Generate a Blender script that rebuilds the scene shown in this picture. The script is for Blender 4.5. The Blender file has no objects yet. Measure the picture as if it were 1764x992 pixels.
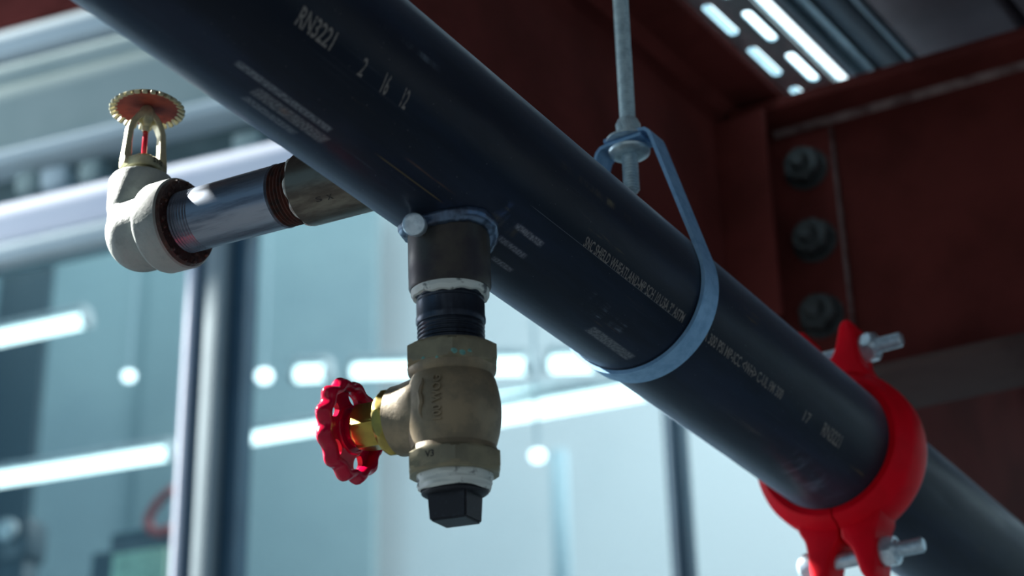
import bpy, bmesh, math, random
from mathutils import Vector, Matrix
random.seed(7)
PI = math.pi
scene = bpy.context.scene
COL = scene.collection

# ------------------------------------------------------------------ camera
IW, IH = 1764.0, 992.0
FPX = 3200.0
PITCH, ROLL = math.radians(25.9), math.radians(1.5)
CAM = Vector((0, 0, 2.0))
FWD = Vector((0, math.cos(PITCH), math.sin(PITCH)))
_r0 = Vector((1, 0, 0)); _u0 = Vector((0, -math.sin(PITCH), math.cos(PITCH)))
RGT = math.cos(ROLL) * _r0 - math.sin(ROLL) * _u0
UPV = math.cos(ROLL) * _u0 + math.sin(ROLL) * _r0
cd = bpy.data.cameras.new('camera')
cam = bpy.data.objects.new('camera', cd)
COL.objects.link(cam)
cam.matrix_world = Matrix.Translation(CAM) @ Matrix((
    (RGT.x, UPV.x, -FWD.x, 0), (RGT.y, UPV.y, -FWD.y, 0), (RGT.z, UPV.z, -FWD.z, 0), (0, 0, 0, 1)))
cd.sensor_fit = 'HORIZONTAL'
cd.sensor_width = 36.0
cd.lens = 36.0 * FPX / IW
cd.clip_start = 0.02
cd.clip_end = 200
cd.dof.use_dof = True
cd.dof.focus_distance = 0.94
cd.dof.aperture_fstop = 7.6
cd.dof.aperture_blades = 0
scene.camera = cam

# ------------------------------------------------------------------ world, sun, exposure
world = bpy.data.worlds.new('world'); scene.world = world
world.use_nodes = True
wn = world.node_tree.nodes['Background']
wn.inputs['Color'].default_value = (0.36, 0.62, 0.86, 1)
wn.inputs['Strength'].default_value = 0.42


def azi(deg, el=0.0):
    a, e = math.radians(deg), math.radians(el)
    return Vector((math.sin(a) * math.cos(e), math.cos(a) * math.cos(e), math.sin(e)))


def add_light(name, kind, loc, direction, energy, color=(1, 1, 1), size=1.0, size_y=None):
    ld = bpy.data.lights.new(name, kind); ld.energy = energy; ld.color = color
    if kind == 'AREA':
        ld.shape = 'RECTANGLE'; ld.size = size; ld.size_y = size_y or size
    elif kind == 'SUN':
        ld.angle = math.radians(size)
    o = bpy.data.objects.new(name, ld); COL.objects.link(o)
    o.location = loc
    o.rotation_euler = Vector(direction).to_track_quat('-Z', 'Y').to_euler()
    return o


SUN_FROM = azi(-68, 40)
add_light('sun', 'SUN', (-3, 0, 6), -SUN_FROM, 42.0, (1.0, 0.98, 0.92), 0.6)
scene.view_settings.view_transform = 'Standard'
scene.view_settings.look = 'None'
scene.view_settings.gamma = 1.0
scene.view_settings.use_curve_mapping = False
scene.view_settings.exposure = 0.0
try:
    scene.cycles.use_denoising = True
    scene.cycles.max_bounces = 8
    scene.cycles.transparent_max_bounces = 12
except Exception:
    pass


# ------------------------------------------------------------------ helpers: rays and frames
def ray(x, y):
    return RGT * ((x - IW / 2) / FPX) - UPV * ((y - IH / 2) / FPX) + FWD


def at(x, y, d):
    return CAM + ray(x, y) * d


def hit(x, y, p0, n):
    r = ray(x, y)
    return CAM + r * ((p0 - CAM).dot(n) / r.dot(n))


def frame(o, z, xh):
    z = Vector(z).normalized(); xh = Vector(xh)
    x = (xh - z * xh.dot(z)).normalized(); y = z.cross(x)
    return Matrix(((x.x, y.x, z.x, o[0]), (x.y, y.y, z.y, o[1]), (x.z, y.z, z.z, o[2]), (0, 0, 0, 1)))


def thing(name, label, cat, M, group=None, kind=None):
    o = bpy.data.objects.new(name, None); COL.objects.link(o)
    o.empty_display_size = 0.02
    o.matrix_world = M
    if label: o['label'] = label
    if cat: o['category'] = cat
    if group: o['group'] = group
    if kind: o['kind'] = kind
    return o


def obj(name, bm, mat, parent=None, M=None, label=None, cat=None, kind=None, group=None, smooth=30):
    me = bpy.data.meshes.new(name)
    bmesh.ops.recalc_face_normals(bm, faces=bm.faces)
    bm.to_mesh(me); bm.free()
    if smooth:
        for p in me.polygons: p.use_smooth = True
        me.set_sharp_from_angle(angle=math.radians(smooth))
    me.materials.append(mat)
    o = bpy.data.objects.new(name, me); COL.objects.link(o)
    if parent is not None: o.parent = parent
    if M is not None:
        if parent is None: o.matrix_world = M
        else: o.matrix_local = M
    if label: o['label'] = label
    if cat: o['category'] = cat
    if kind: o['kind'] = kind
    if group: o['group'] = group
    return o


def copy_part(src, parent, M):
    o = src.copy(); COL.objects.link(o); o.parent = parent; o.matrix_local = M
    return o


T = Matrix.Translation


def RX(a): return Matrix.Rotation(a, 4, 'X')
def RY(a): return Matrix.Rotation(a, 4, 'Y')
def RZ(a): return Matrix.Rotation(a, 4, 'Z')


def lathe(prof, n=64, bm=None, M=None, cap=True, a0=0.0, a1=2 * PI, lobes=None):
    """revolve [(r,z)...] about z"""
    bm = bm or bmesh.new()
    full = abs(a1 - a0 - 2 * PI) < 1e-6
    m = n if full else n + 1
    rows = []
    for r, z in prof:
        row = []
        for i in range(m):
            a = a0 + (a1 - a0) * i / n
            rr = r
            v = Vector((rr * math.cos(a), rr * math.sin(a), z))
            row.append(bm.verts.new(M @ v if M else v))
        rows.append(row)
    for j in range(len(rows) - 1):
        for i in range(n):
            k = (i + 1) % m
            try: bm.faces.new((rows[j][i], rows[j][k], rows[j + 1][k], rows[j + 1][i]))
            except ValueError: pass
    if cap and full:
        for row in (rows[0], rows[-1]):
            bm.faces.new(row)
    if not full:
        for i in (0, n):
            try: bm.faces.new([row[i] for row in rows])
            except ValueError: pass
    return bm


def box(sx, sy, sz, c=(0, 0, 0), bevel=0.0, bm=None, M=None, seg=2):
    nb = bmesh.new()
    bmesh.ops.create_cube(nb, size=1.0)
    for v in nb.verts:
        v.co = Vector((v.co.x * sx + c[0], v.co.y * sy + c[1], v.co.z * sz + c[2]))
    if bevel:
        bmesh.ops.bevel(nb, geom=list(nb.edges), offset=bevel, segments=seg, affect='EDGES', profile=0.5)
    return merge(bm, nb, M)


def merge(bm, nb, M=None):
    if M is not None: bmesh.ops.transform(nb, matrix=M, verts=nb.verts)
    if bm is None: return nb
    me = bpy.data.meshes.new('tmp'); nb.to_mesh(me); nb.free()
    bm.from_mesh(me); bpy.data.meshes.remove(me)
    return bm


def prism(poly, z0, z1, bevel=0.0, bm=None, M=None, seg=2):
    nb = bmesh.new()
    lo = [nb.verts.new((x, y, z0)) for x, y in poly]
    hi = [nb.verts.new((x, y, z1)) for x, y in poly]
    n = len(poly)
    nb.faces.new(lo[::-1]); nb.faces.new(hi)
    for i in range(n):
        nb.faces.new((lo[i], lo[(i + 1) % n], hi[(i + 1) % n], hi[i]))
    bmesh.ops.recalc_face_normals(nb, faces=nb.faces)
    if bevel:
        bmesh.ops.bevel(nb, geom=list(nb.edges), offset=bevel, segments=seg, affect='EDGES', profile=0.5)
    return merge(bm, nb, M)


def tube(pts, rad, n=12, closed=False, bm=None, up=None):
    """round tube through points; rad number or list"""
    bm = bm or bmesh.new()
    N = len(pts); pts = [Vector(p) for p in pts]
    rads = rad if isinstance(rad, (list, tuple)) else [rad] * N
    rows = []; ref = None
    for i, p in enumerate(pts):
        if closed: t = pts[(i + 1) % N] - pts[i - 1]
        else: t = pts[min(i + 1, N - 1)] - pts[max(i - 1, 0)]
        t.normalize()
        if ref is None:
            ref = Vector(up) if up else (Vector((0, 0, 1)) if abs(t.z) < .9 else Vector((1, 0, 0)))
        x = (ref - t * ref.dot(t)).normalized(); ref = x if not up else ref
        y = t.cross(x)
        rows.append([bm.verts.new(p + (x * math.cos(2 * PI * k / n) + y * math.sin(2 * PI * k / n)) * rads[i]) for k in range(n)])
    for i in range(N if closed else N - 1):
        a, b = rows[i], rows[(i + 1) % N]
        for k in range(n):
            bm.faces.new((a[k], a[(k + 1) % n], b[(k + 1) % n], b[k]))
    if not closed:
        bm.faces.new(rows[0][::-1]); bm.faces.new(rows[-1])
    return bm


def ribbon(path, w, th, bm=None):
    """flat strap: path in local xz plane, width along y, thickness th to the outside (left of travel)"""
    bm = bm or bmesh.new()
    N = len(path); rows = []
    for i, (x, z) in enumerate(path):
        x0, z0 = path[max(i - 1, 0)]; x1, z1 = path[min(i + 1, N - 1)]
        tx, tz = x1 - x0, z1 - z0; l = math.hypot(tx, tz) or 1; nx, nz = tz / l, -tx / l
        rows.append([bm.verts.new(v) for v in ((x, -w / 2, z), (x, w / 2, z), (x + nx * th, w / 2, z + nz * th), (x + nx * th, -w / 2, z + nz * th))])
    for i in range(N - 1):
        a, b = rows[i], rows[i + 1]
        for k in range(4):
            bm.faces.new((a[k], a[(k + 1) % 4], b[(k + 1) % 4], b[k]))
    bm.faces.new(rows[0]); bm.faces.new(rows[-1][::-1])
    return bm


def thread_prof(r, z0, z1, pitch, depth):
    n = max(1, int(round((z1 - z0) / pitch))); p = (z1 - z0) / n; out = []
    for i in range(n):
        z = z0 + i * p
        out += [(r - depth, z), (r - depth, z + p * .1), (r, z + p * .45), (r, z + p * .6), (r - depth, z + p * .95)]
    out.append((r - depth, z1))
    return out


def hexpoly(rc, n=6, rot=0.0):
    return [(rc * math.cos(2 * PI * i / n + rot), rc * math.sin(2 * PI * i / n + rot)) for i in range(n)]


def hex_body(rc, z0, z1, cham, rot=0.0, hole=None, n=6):
    """hex prism with conical chamfers made by intersecting with a revolved profile"""
    nb = bmesh.new()
    seg = 12
    ap = rc * math.cos(PI / n)
    rows = []
    zs = [z0, z0 + cham * .5, z0 + cham, (z0 + z1) / 2, z1 - cham, z1 - cham * .5, z1]
    for z in zs:
        row = []
        e = min(z - z0, z1 - z)
        rl = ap * 0.985 + (rc - ap * 0.985) * min(1.0, e / cham) if cham > 0 else rc
        for i in range(n * seg):
            a = 2 * PI * i / (n * seg)
            k = (a % (2 * PI / n)) - PI / n
            r = min(ap / math.cos(k), rl)
            row.append(nb.verts.new((r * math.cos(a + rot), r * math.sin(a + rot), z)))
        rows.append(row)
    m = n * seg
    for j in range(len(rows) - 1):
        for i in range(m):
            nb.faces.new((rows[j][i], rows[j][(i + 1) % m], rows[j + 1][(i + 1) % m], rows[j + 1][i]))
    nb.faces.new(rows[0][::-1]); nb.faces.new(rows[-1])
    return nb


def text_mesh(body, size=1.0):
    c = bpy.data.curves.new('txt', 'FONT'); c.body = body; c.size = size
    c.resolution_u = 3; c.offset = .018
    o = bpy.data.objects.new('txt', c); COL.objects.link(o)
    dg = bpy.context.evaluated_depsgraph_get(); dg.update()
    me = bpy.data.meshes.new_from_object(o.evaluated_get(dg))
    bm = bmesh.new(); bm.from_mesh(me)
    bpy.data.objects.remove(o); bpy.data.curves.remove(c); bpy.data.meshes.remove(me)
    return bm


def fit_text(body, w, h):
    """text scaled to w x h with origin at baseline left; sliced for bending"""
    bm = text_mesh(body)
    xs = [v.co.x for v in bm.verts]; ys = [v.co.y for v in bm.verts]
    x0, x1, y0, y1 = min(xs), max(xs), min(ys), max(ys)
    for v in bm.verts:
        v.co = Vector(((v.co.x - x0) / (x1 - x0) * w, (v.co.y - y0) / (y1 - y0) * h, 0))
    for i in range(1, 8):
        bmesh.ops.bisect_plane(bm, geom=list(bm.verts) + list(bm.edges) + list(bm.faces), plane_co=(0, h * i / 8, 0), plane_no=(0, 1, 0))
    return bm


# ------------------------------------------------------------------ materials
class NT:
    def __init__(s, name):
        s.m = bpy.data.materials.new(name); s.m.use_nodes = True
        s.t = s.m.node_tree; s.n = s.t.nodes; s.b = s.n['Principled BSDF']; s.out = s.n['Material Output']

    def new(s, kind, **kw):
        x = s.n.new(kind)
        for k, v in kw.items(): setattr(x, k, v)
        return x

    def link(s, a, b): s.t.links.new(a, b)

    def coord(s): return s.new('ShaderNodeTexCoord').outputs['Object']

    def noise(s, scale, detail=4, rough=.55, vec=None, stretch=None):
        n = s.new('ShaderNodeTexNoise'); n.inputs['Scale'].default_value = scale
        n.inputs['Detail'].default_value = detail; n.inputs['Roughness'].default_value = rough
        v = vec or s.coord()
        if stretch:
            mp = s.new('ShaderNodeMapping'); mp.inputs['Scale'].default_value = stretch
            s.link(v, mp.inputs['Vector']); v = mp.outputs['Vector']
        s.link(v, n.inputs['Vector']); return n.outputs['Fac']

    def ramp(s, fac, a, b, lo=0.0, hi=1.0):
        r = s.new('ShaderNodeMapRange'); r.interpolation_type = 'SMOOTHSTEP'
        s.set(r.inputs['Value'], fac)
        r.inputs['From Min'].default_value = a; r.inputs['From Max'].default_value = b
        r.inputs['To Min'].default_value = lo; r.inputs['To Max'].default_value = hi
        return r.outputs['Result']

    def set(s, sock, v):
        if hasattr(v, 'is_linked'): s.link(v, sock)
        else: sock.default_value = v

    def math(s, op, a, b=0.0, clamp=False):
        m = s.new('ShaderNodeMath', operation=op); m.use_clamp = clamp
        s.set(m.inputs[0], a); s.set(m.inputs[1], b)
        return m.outputs[0]

    def mix(s, fac, a, b):
        m = s.new('ShaderNodeMix', data_type='RGBA')
        s.set(m.inputs[0], fac)
        for sk, c in ((m.inputs[6], a), (m.inputs[7], b)):
            if hasattr(c, 'is_linked'): s.link(c, sk)
            else: sk.default_value = (*c, 1)
        return m.outputs[2]

    def bump(s, h, strength=.3, dist=.001):
        b = s.new('ShaderNodeBump'); b.inputs['Strength'].default_value = strength
        b.inputs['Distance'].default_value = dist
        s.link(h, b.inputs['Height']); s.link(b.outputs['Normal'], s.b.inputs['Normal'])


def mat(name, c, rough=.5, metal=0.0, c2=None, scale=40, lo=.4, hi=.65, bump=0.0, bscale=None, bdist=.0006,
        stretch=None, coat=0.0, spec=.5, rvar=0.0):
    n = NT(name); b = n.b
    b.inputs['Roughness'].default_value = rough; b.inputs['Metallic'].default_value = metal
    b.inputs['Coat Weight'].default_value = coat; b.inputs['Coat Roughness'].default_value = .12
    b.inputs['Specular IOR Level'].default_value = spec
    f = n.noise(scale, 5, .6, stretch=stretch)
    c2 = c2 or tuple(x * .7 for x in c)
    n.link(n.mix(n.ramp(f, lo, hi), c, c2), b.inputs['Base Color'])
    if rvar: n.link(n.ramp(f, .3, .7, rough - rvar, rough + rvar), b.inputs['Roughness'])
    if bump: n.bump(n.noise(bscale or scale * 3, 4), bump, bdist)
    return n.m


def emit(name, c, s):
    n = NT(name); b = n.b
    b.inputs['Base Color'].default_value = (*c, 1)
    b.inputs['Emission Color'].default_value = (*c, 1); b.inputs['Emission Strength'].default_value = s
    return n.m


M_zinc = mat('galvanised_zinc', (.60, .76, .82), .36, .5, (.42, .57, .64), 220, bump=.12, rvar=.08)
M_zinc_strap = mat('zinc_strap', (.25, .48, .74), .5, .2, (.19, .39, .64), 160, bump=.15, rvar=.08)
M_bolt = mat('plated_bolt', (.62, .76, .86), .28, .6, (.45, .58, .68), 300)
M_bronze = mat('cast_bronze', (.26, .21, .135), .5, .35, (.19, .16, .11), 90, bump=.35, bscale=700, bdist=.0004, rvar=.1)
M_bronze_hex = mat('bronze_hex', (.26, .235, .15), .45, .35, (.19, .17, .115), 60, bump=.15, bscale=900, bdist=.0003)
M_brass = mat('machined_brass', (.42, .33, .08), .28, .95, (.30, .24, .07), 60, bump=.05)
M_redwheel = mat('red_enamel', (.50, .001, .034), .16, 0, (.42, .001, .03), 60, bump=.12, bscale=220, bdist=.0008, spec=.35)
M_redcoup = mat('red_coupling_paint', (.74, .001, .014), .45, 0, (.66, .001, .012), 50, bump=.1, bscale=400, spec=.12)
M_tape = mat('white_thread_tape', (.62, .68, .66), .6, 0, (.10, .12, .13), 130, .56, .66, bump=.4, bscale=400)
M_steel_nip = mat('dark_steel_nipple', (.045, .06, .085), .36, .75, (.02, .026, .04), 120, stretch=(1, 1, .25), rvar=.1)
M_steel_branch = mat('worn_steel_nipple', (.21, .25, .31), .4, .8, (.11, .14, .19), 60, stretch=(3, 3, .35), bump=.08, rvar=.12)
M_outlet = mat('heat_tinted_outlet', (.050, .048, .043), .42, .6, (.034, .030, .036), 50, rvar=.12)
M_outlet_side = mat('heat_tinted_outlet_side', (.15, .145, .12), .38, .75, (.075, .065, .055), 60, stretch=(2, 2, .5), rvar=.1)
M_rust = mat('rusty_thread', (.075, .02, .012), .65, .3, (.02, .012, .01), 200, bump=.4)
M_weld = mat('weld_bead', (.12, .18, .28), .28, .8, (.05, .07, .11), 90, bump=.12, bscale=300)
M_black_plug = mat('black_iron_plug', (.014, .018, .026), .5, .3, (.035, .045, .06), 420, .55, .75, bump=.3, bscale=800)
M_elbow = mat('grey_cast_elbow', (.32, .35, .335), .6, .0, (.21, .24, .225), 60, bump=.4, bscale=420, bdist=.0006)
M_pipe_dope = mat('brown_pipe_dope', (.035, .014, .010), .45, 0, (.10, .04, .02), 170, .5, .7, bump=.8, bscale=260, bdist=.0015)
M_spk = mat('sprinkler_brass', (.52, .50, .34), .42, .55, (.38, .36, .24), 160, bump=.15)
M_red_under = mat('deflector_red', (.26, .045, .03), .5, .2, (.17, .025, .02), 160)
M_glass_bulb = mat('red_glass_bulb', (.62, .004, .03), .08, 0, (.55, .003, .025), 20, coat=1)
M_beam = mat('red_oxide_steel', (.145, .034, .030), .75, 0, (.10, .024, .021), 9, bump=.05, spec=.05)
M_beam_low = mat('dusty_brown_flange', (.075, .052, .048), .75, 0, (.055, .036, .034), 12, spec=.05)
M_beamnut = mat('dark_structural_nut', (.075, .09, .095), .5, .4, (.035, .043, .046), 90, bump=.2)
M_pale_line = mat('pale_edge_line', (.22, .155, .15), .6, .0, (.09, .04, .04), 45)  # pale tone for lit streaks painted on the steel and for the plate edge
M_print = mat('pale_ink_print', (.19, .175, .165), .7, 0, (.035, .034, .036), 700, .52, .66)
M_gasket = mat('black_gasket', (.008, .008, .010), .6)
M_white_rim = mat('white_sealant', (.72, .74, .70), .6, 0, (.35, .36, .33), 300, bump=.4)
M_stamp = mat('stamped_dark', (.012, .010, .010), .6)
M_verdigris = mat('verdigris', (.16, .40, .36), .7, 0, (.10, .26, .24), 400)
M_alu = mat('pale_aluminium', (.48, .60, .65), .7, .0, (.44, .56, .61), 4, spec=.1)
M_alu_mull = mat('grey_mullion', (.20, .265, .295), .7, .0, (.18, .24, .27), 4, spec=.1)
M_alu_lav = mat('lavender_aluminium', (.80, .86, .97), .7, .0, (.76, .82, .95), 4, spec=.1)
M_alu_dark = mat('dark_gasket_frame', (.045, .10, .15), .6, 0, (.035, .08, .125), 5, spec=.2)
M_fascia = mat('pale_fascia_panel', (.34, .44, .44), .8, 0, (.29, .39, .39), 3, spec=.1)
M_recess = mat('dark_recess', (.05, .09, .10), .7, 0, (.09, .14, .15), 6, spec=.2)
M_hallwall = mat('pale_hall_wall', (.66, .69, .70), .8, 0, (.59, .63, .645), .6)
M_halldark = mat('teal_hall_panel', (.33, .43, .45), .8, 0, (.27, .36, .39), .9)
M_floor = mat('dark_sealed_concrete_floor', (.018, .022, .025), .8, 0, (.013, .016, .019), 2, bump=.1, spec=.2)
M_darkwall = mat('dark_blocker_wall', (.035, .042, .05), .8)
M_deck = mat('galvanised_deck', (.20, .27, .32), .38, .7, (.05, .075, .10), 5, stretch=(1, 6, 1))
M_deck_dark = mat('dark_deck_rib', (.02, .035, .055), .45, .5, (.012, .02, .035), 6)
M_deck_purple = mat('mauve_primer_deck', (.22, .19, .22), .6, .1, (.16, .13, .155), 4)
M_lampwhite = emit('lamp_tube_light', (.88, 1.0, .98), 3.6)
M_lampdot = emit('lamp_dot_light', (.90, .98, 1.0), 3.8)
M_slotglow = emit('slot_glow_panel', (.80, .95, 1.0), 2.4)
M_lamphouse = mat('lamp_housing', (.6, .66, .68), .5)
M_machine = mat('dark_machine_enamel', (.03, .06, .08), .5)
M_machine_green = mat('pale_green_panel', (.35, .55, .42), .5)
M_hose = mat('red_hose', (.45, .06, .05), .5)


def glass_mat():
    n = NT('teal_window_glass'); t = n.t
    tr = n.new('ShaderNodeBsdfTransparent'); tr.inputs['Color'].default_value = (.80, .90, .925, 1)
    gl = n.new('ShaderNodeBsdfGlossy'); gl.inputs['Color'].default_value = (.8, .95, 1, 1); gl.inputs['Roughness'].default_value = .03
    mx = n.new('ShaderNodeMixShader'); mx.inputs[0].default_value = .06
    n.link(tr.outputs[0], mx.inputs[1]); n.link(gl.outputs[0], mx.inputs[2]); n.link(mx.outputs[0], n.out.inputs['Surface'])
    return n.m


M_glass = glass_mat()

# ------------------------------------------------------------------ main geometry frames
A0 = Vector((-0.37115228, 0.26847879, 2.49020876))
DP = Vector((0.54385309, 0.83785698, -0.04711159)).normalized()
RP = 0.04445
PX = Vector((DP.y, -DP.x, 0)).normalized()
MP = frame(A0, DP, PX)          # local z along the pipe, x to the right, y downwards
MPI = MP.inverted()


def axis(t): return A0 + DP * t


def cyl(x, y, R=RP):
    """photo point -> (t, theta) on the pipe surface"""
    o = MPI @ CAM; d = MPI.to_3x3() @ ray(x, y)
    a = d.x ** 2 + d.y ** 2; b = 2 * (o.x * d.x + o.y * d.y); c = o.x ** 2 + o.y ** 2 - R * R
    q = b * b - 4 * a * c
    s = (-b - math.sqrt(max(q, 0))) / (2 * a)
    p = o + d * s
    return p.z, math.atan2(p.y, p.x)


# pipe material with wear laid out along the pipe (axial t, angle theta)
def pipe_material():
    n = NT('black_varnished_pipe'); b = n.b
    co = n.coord()
    sp = n.new('ShaderNodeSeparateXYZ'); n.link(co, sp.inputs[0])
    th = n.math('ARCTAN2', sp.outputs['Y'], sp.outputs['X']); t = sp.outputs['Z']
    cv = n.new('ShaderNodeCombineXYZ')
    n.link(n.math('MULTIPLY', th, RP), cv.inputs[0]); n.link(t, cv.inputs[1])
    uv = cv.outputs[0]
    base = n.mix(n.ramp(n.noise(30, 5, .6, uv, (1, .12, 1)), .42, .68), (.0050, .0078, .017), (.011, .019, .042))
    # fine axial streaks of worn blue-grey
    st = n.ramp(n.noise(420, 3, .6, uv, (1, .02, 1)), .60, .80)
    stm = n.math('MULTIPLY', st, n.ramp(n.noise(14, 3, .5, uv, (1, .4, 1)), .45, .65))
    base = n.mix(n.math('MULTIPLY', stm, .75), base, (.06, .075, .10))
    # brown and ochre mill marks
    br = n.math('MULTIPLY', n.ramp(n.noise(150, 3, .6, uv, (1, .12, 1)), .62, .74), n.ramp(n.noise(22, 2, .5, uv, (1, .5, 1)), .52, .68))
    base = n.mix(n.math('MULTIPLY', br, .8), base, (.10, .075, .035))
    # dust specks
    dust = n.ramp(n.noise(900, 1, .4, uv), .76, .82)
    base = n.mix(n.math('MULTIPLY', dust, .5), base, (.30, .33, .36))

    def region(t0, t1, a0, a1, st=.004, sa=.03):
        tc, tw = (t0 + t1) / 2, abs(t1 - t0) / 2; ac, aw = (a0 + a1) / 2, abs(a1 - a0) / 2
        mt = n.ramp(n.math('ABSOLUTE', n.math('SUBTRACT', t, tc)), tw, max(tw - st, 0), 0, 1)
        ma = n.ramp(n.math('ABSOLUTE', n.math('SUBTRACT', th, ac)), aw, max(aw - sa, 0), 0, 1)
        return n.math('MULTIPLY', mt, ma)

    knurl = n.ramp(n.noise(600, 2, .5, uv, (1, 1.2, 1)), .40, .60, .35, 1.0)
    streak = n.ramp(n.noise(260, 3, .6, uv, (1, .07, 1)), .45, .66)
    cloud = n.ramp(n.noise(70, 5, .65, uv, (.5, 1, 1)), .46, .72)
    mp_ = n.new('ShaderNodeMapping'); mp_.inputs['Rotation'].default_value = (0, 0, .9); mp_.inputs['Scale'].default_value = (1, .10, 1)
    n.link(uv, mp_.inputs['Vector'])
    scr = n.math('MULTIPLY', n.ramp(n.noise(420, 4, .7, mp_.outputs['Vector']), .46, .72), cloud)

    def scuff(p, q, half, pat, col, k, st=.004, sa=.03):
        nonlocal base
        t0, a0 = cyl(*p); t1, a1 = cyl(*q)
        a = (a0 + a1) / 2
        m = region(t0, t1, a - half, a + half, st, sa)
        m = n.math('MULTIPLY', m, pat) if not isinstance(pat, float) else m
        base = n.mix(n.math('MULTIPLY', m, k), base, col)

    G = (.16, .18, .21)
    scuff((404, 106), (572, 226), .045, knurl, G, .9, .002, .015)
    scuff((432, 155), (566, 244), .075, knurl, (.15, .16, .18), .85, .002, .015)
    scuff((420, 165), (508, 232), .055, knurl, G, .7, .002, .015)
    scuff((480, 185), (500, 200), .05, knurl, (.20, .11, .07), .6, .006, .04)
    scuff((580, 225), (640, 310), .020, streak, (.10, .14, .19), .5, .01, .015)
    scuff((640, 262), (770, 352), .014, .0, (.16, .12, .05), .55, .01, .012)
    scuff((690, 265), (790, 340), .016, streak, (.20, .10, .04), .6, .01, .012)
    scuff((888, 385), (935, 425), .05, knurl, (.22, .23, .27), .8, .003, .03)
    scuff((858, 405), (905, 446), .05, knurl, (.19, .20, .24), .7, .003, .03)
    scuff((850, 440), (880, 470), .05, knurl, (.18, .19, .22), .7, .003, .03)
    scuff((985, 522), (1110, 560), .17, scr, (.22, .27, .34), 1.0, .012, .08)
    scuff((1012, 565), (1090, 618), .085, knurl, (.16, .18, .20), .85, .003, .03)
    scuff((1020, 550), (1100, 600), .05, streak, (.16, .09, .04), .55, .01, .03)
    scuff((906, 356), (1178, 551), .0045, .0, (.13, .15, .18), .8, .01, .003)
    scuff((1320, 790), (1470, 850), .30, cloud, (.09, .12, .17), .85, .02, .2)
    scuff((1230, 690), (1330, 770), .05, streak, (.09, .08, .07), .5, .02, .04)
    scuff((960, 285), (1110, 390), .07, cloud, (.14, .12, .07), .8, .02, .05)
    scuff((640, 25), (770, 130), .05, cloud, (.12, .15, .19), .9, .02, .03)
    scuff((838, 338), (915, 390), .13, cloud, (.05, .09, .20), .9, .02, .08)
    scuff((850, 345), (895, 372), .02, cloud, (.22, .17, .05), .8, .006, .015)
    scuff((760, 345), (845, 372), .04, cloud, (.05, .08, .17), .7, .01, .03)
    # heat tint around the weld
    tv, tha = cyl(790, 352)
    for dt, da, hw, c, k in ((.012, -.05, .30, (.028, .05, .12), .8), (.03, -.12, .08, (.10, .08, .025), .5)):
        m = region(tv - .03 + dt, tv + .03 + dt, tha - hw + da, tha + hw + da, .02, hw * .7)
        base = n.mix(n.math('MULTIPLY', n.math('MULTIPLY', m, cloud), k), base, c)
    n.link(base, b.inputs['Base Color'])
    b.inputs['Metallic'].default_value = 0.0
    b.inputs['Specular IOR Level'].default_value = .16
    b.inputs['Sheen Weight'].default_value = .42  # blue edge sheen put in to imitate light on the upper rim
    b.inputs['Sheen Roughness'].default_value = .35
    b.inputs['Sheen Tint'].default_value = (.55, .75, 1, 1)
    n.link(n.ramp(n.noise(60, 4, .6, uv, (1, .2, 1)), .3, .75, .30, .46), b.inputs['Roughness'])
    n.bump(n.noise(500, 3, .6, uv, (1, .3, 1)), .08, .0004)
    return n.m


M_pipe = pipe_material()

# ================================================================== SETTING
# floor
fb = box(14, 14, .1, (0, 4, -.05))
wb = box(9, .1, 4.6, (1, -2.6, 2.3))  # dark wall added to keep reflections in the pipe dark
obj('wall_front', wb, M_darkwall, kind='structure', label='added dark wall behind the viewer to block light')
obj('floor', fb, M_floor, kind='structure', label='dark sealed concrete floor of the hall')

# glass facade ------------------------------------------------------
WAZ = -69.0
WU = -azi(WAZ)                       # to the right along the wall
WN = Vector((WU.y, -WU.x, 0))        # towards the camera side
if WN.dot(CAM - at(310, 700, 3.4)) < 0: WN = -WN
G0 = at(310, 700, 3.4)


def gw(x, y, off=0.0):
    p = hit(x, y, G0 + WN * off, WN)
    return (p - G0).dot(WU), p.z


MW = Matrix(((WU.x, -WN.x, 0, G0.x), (WU.y, -WN.y, 0, G0.y), (0, 0, 1, 0), (0, 0, 0, 1)))   # local x along wall, y away from camera, z world height


def wallbox(name, u0, u1, z0, z1, y0, y1, m, parent=None, bevel=.006, **kw):
    bm = box(u1 - u0, y1 - y0, z1 - z0, ((u0 + u1) / 2, (y0 + y1) / 2, (z0 + z1) / 2), bevel)
    return obj(name, bm, m, parent, None if parent else MW, **kw)


def zb(y, x=100, off=0.0): return gw(x, y, off)[1]


UL, UR = -5.5, 4.2
Z_HEAD, Z_TR1, Z_TR0, Z_SILL = zb(32), zb(335), zb(398), zb(430)
w1 = thing('window_1', 'glazed curtain wall of teal panes in pale aluminium frames', None, MW, kind='structure')
um0, um1 = gw(310, 700)[0], gw(326, 700)[0]
um2, um3, um4 = gw(342, 700)[0], gw(382, 700)[0], gw(408, 700)[0]
ur0, ur1 = gw(1147, 850)[0], gw(1174, 850)[0]
uf0, uf1 = gw(950, 900)[0], gw(978, 900)[0]
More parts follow.
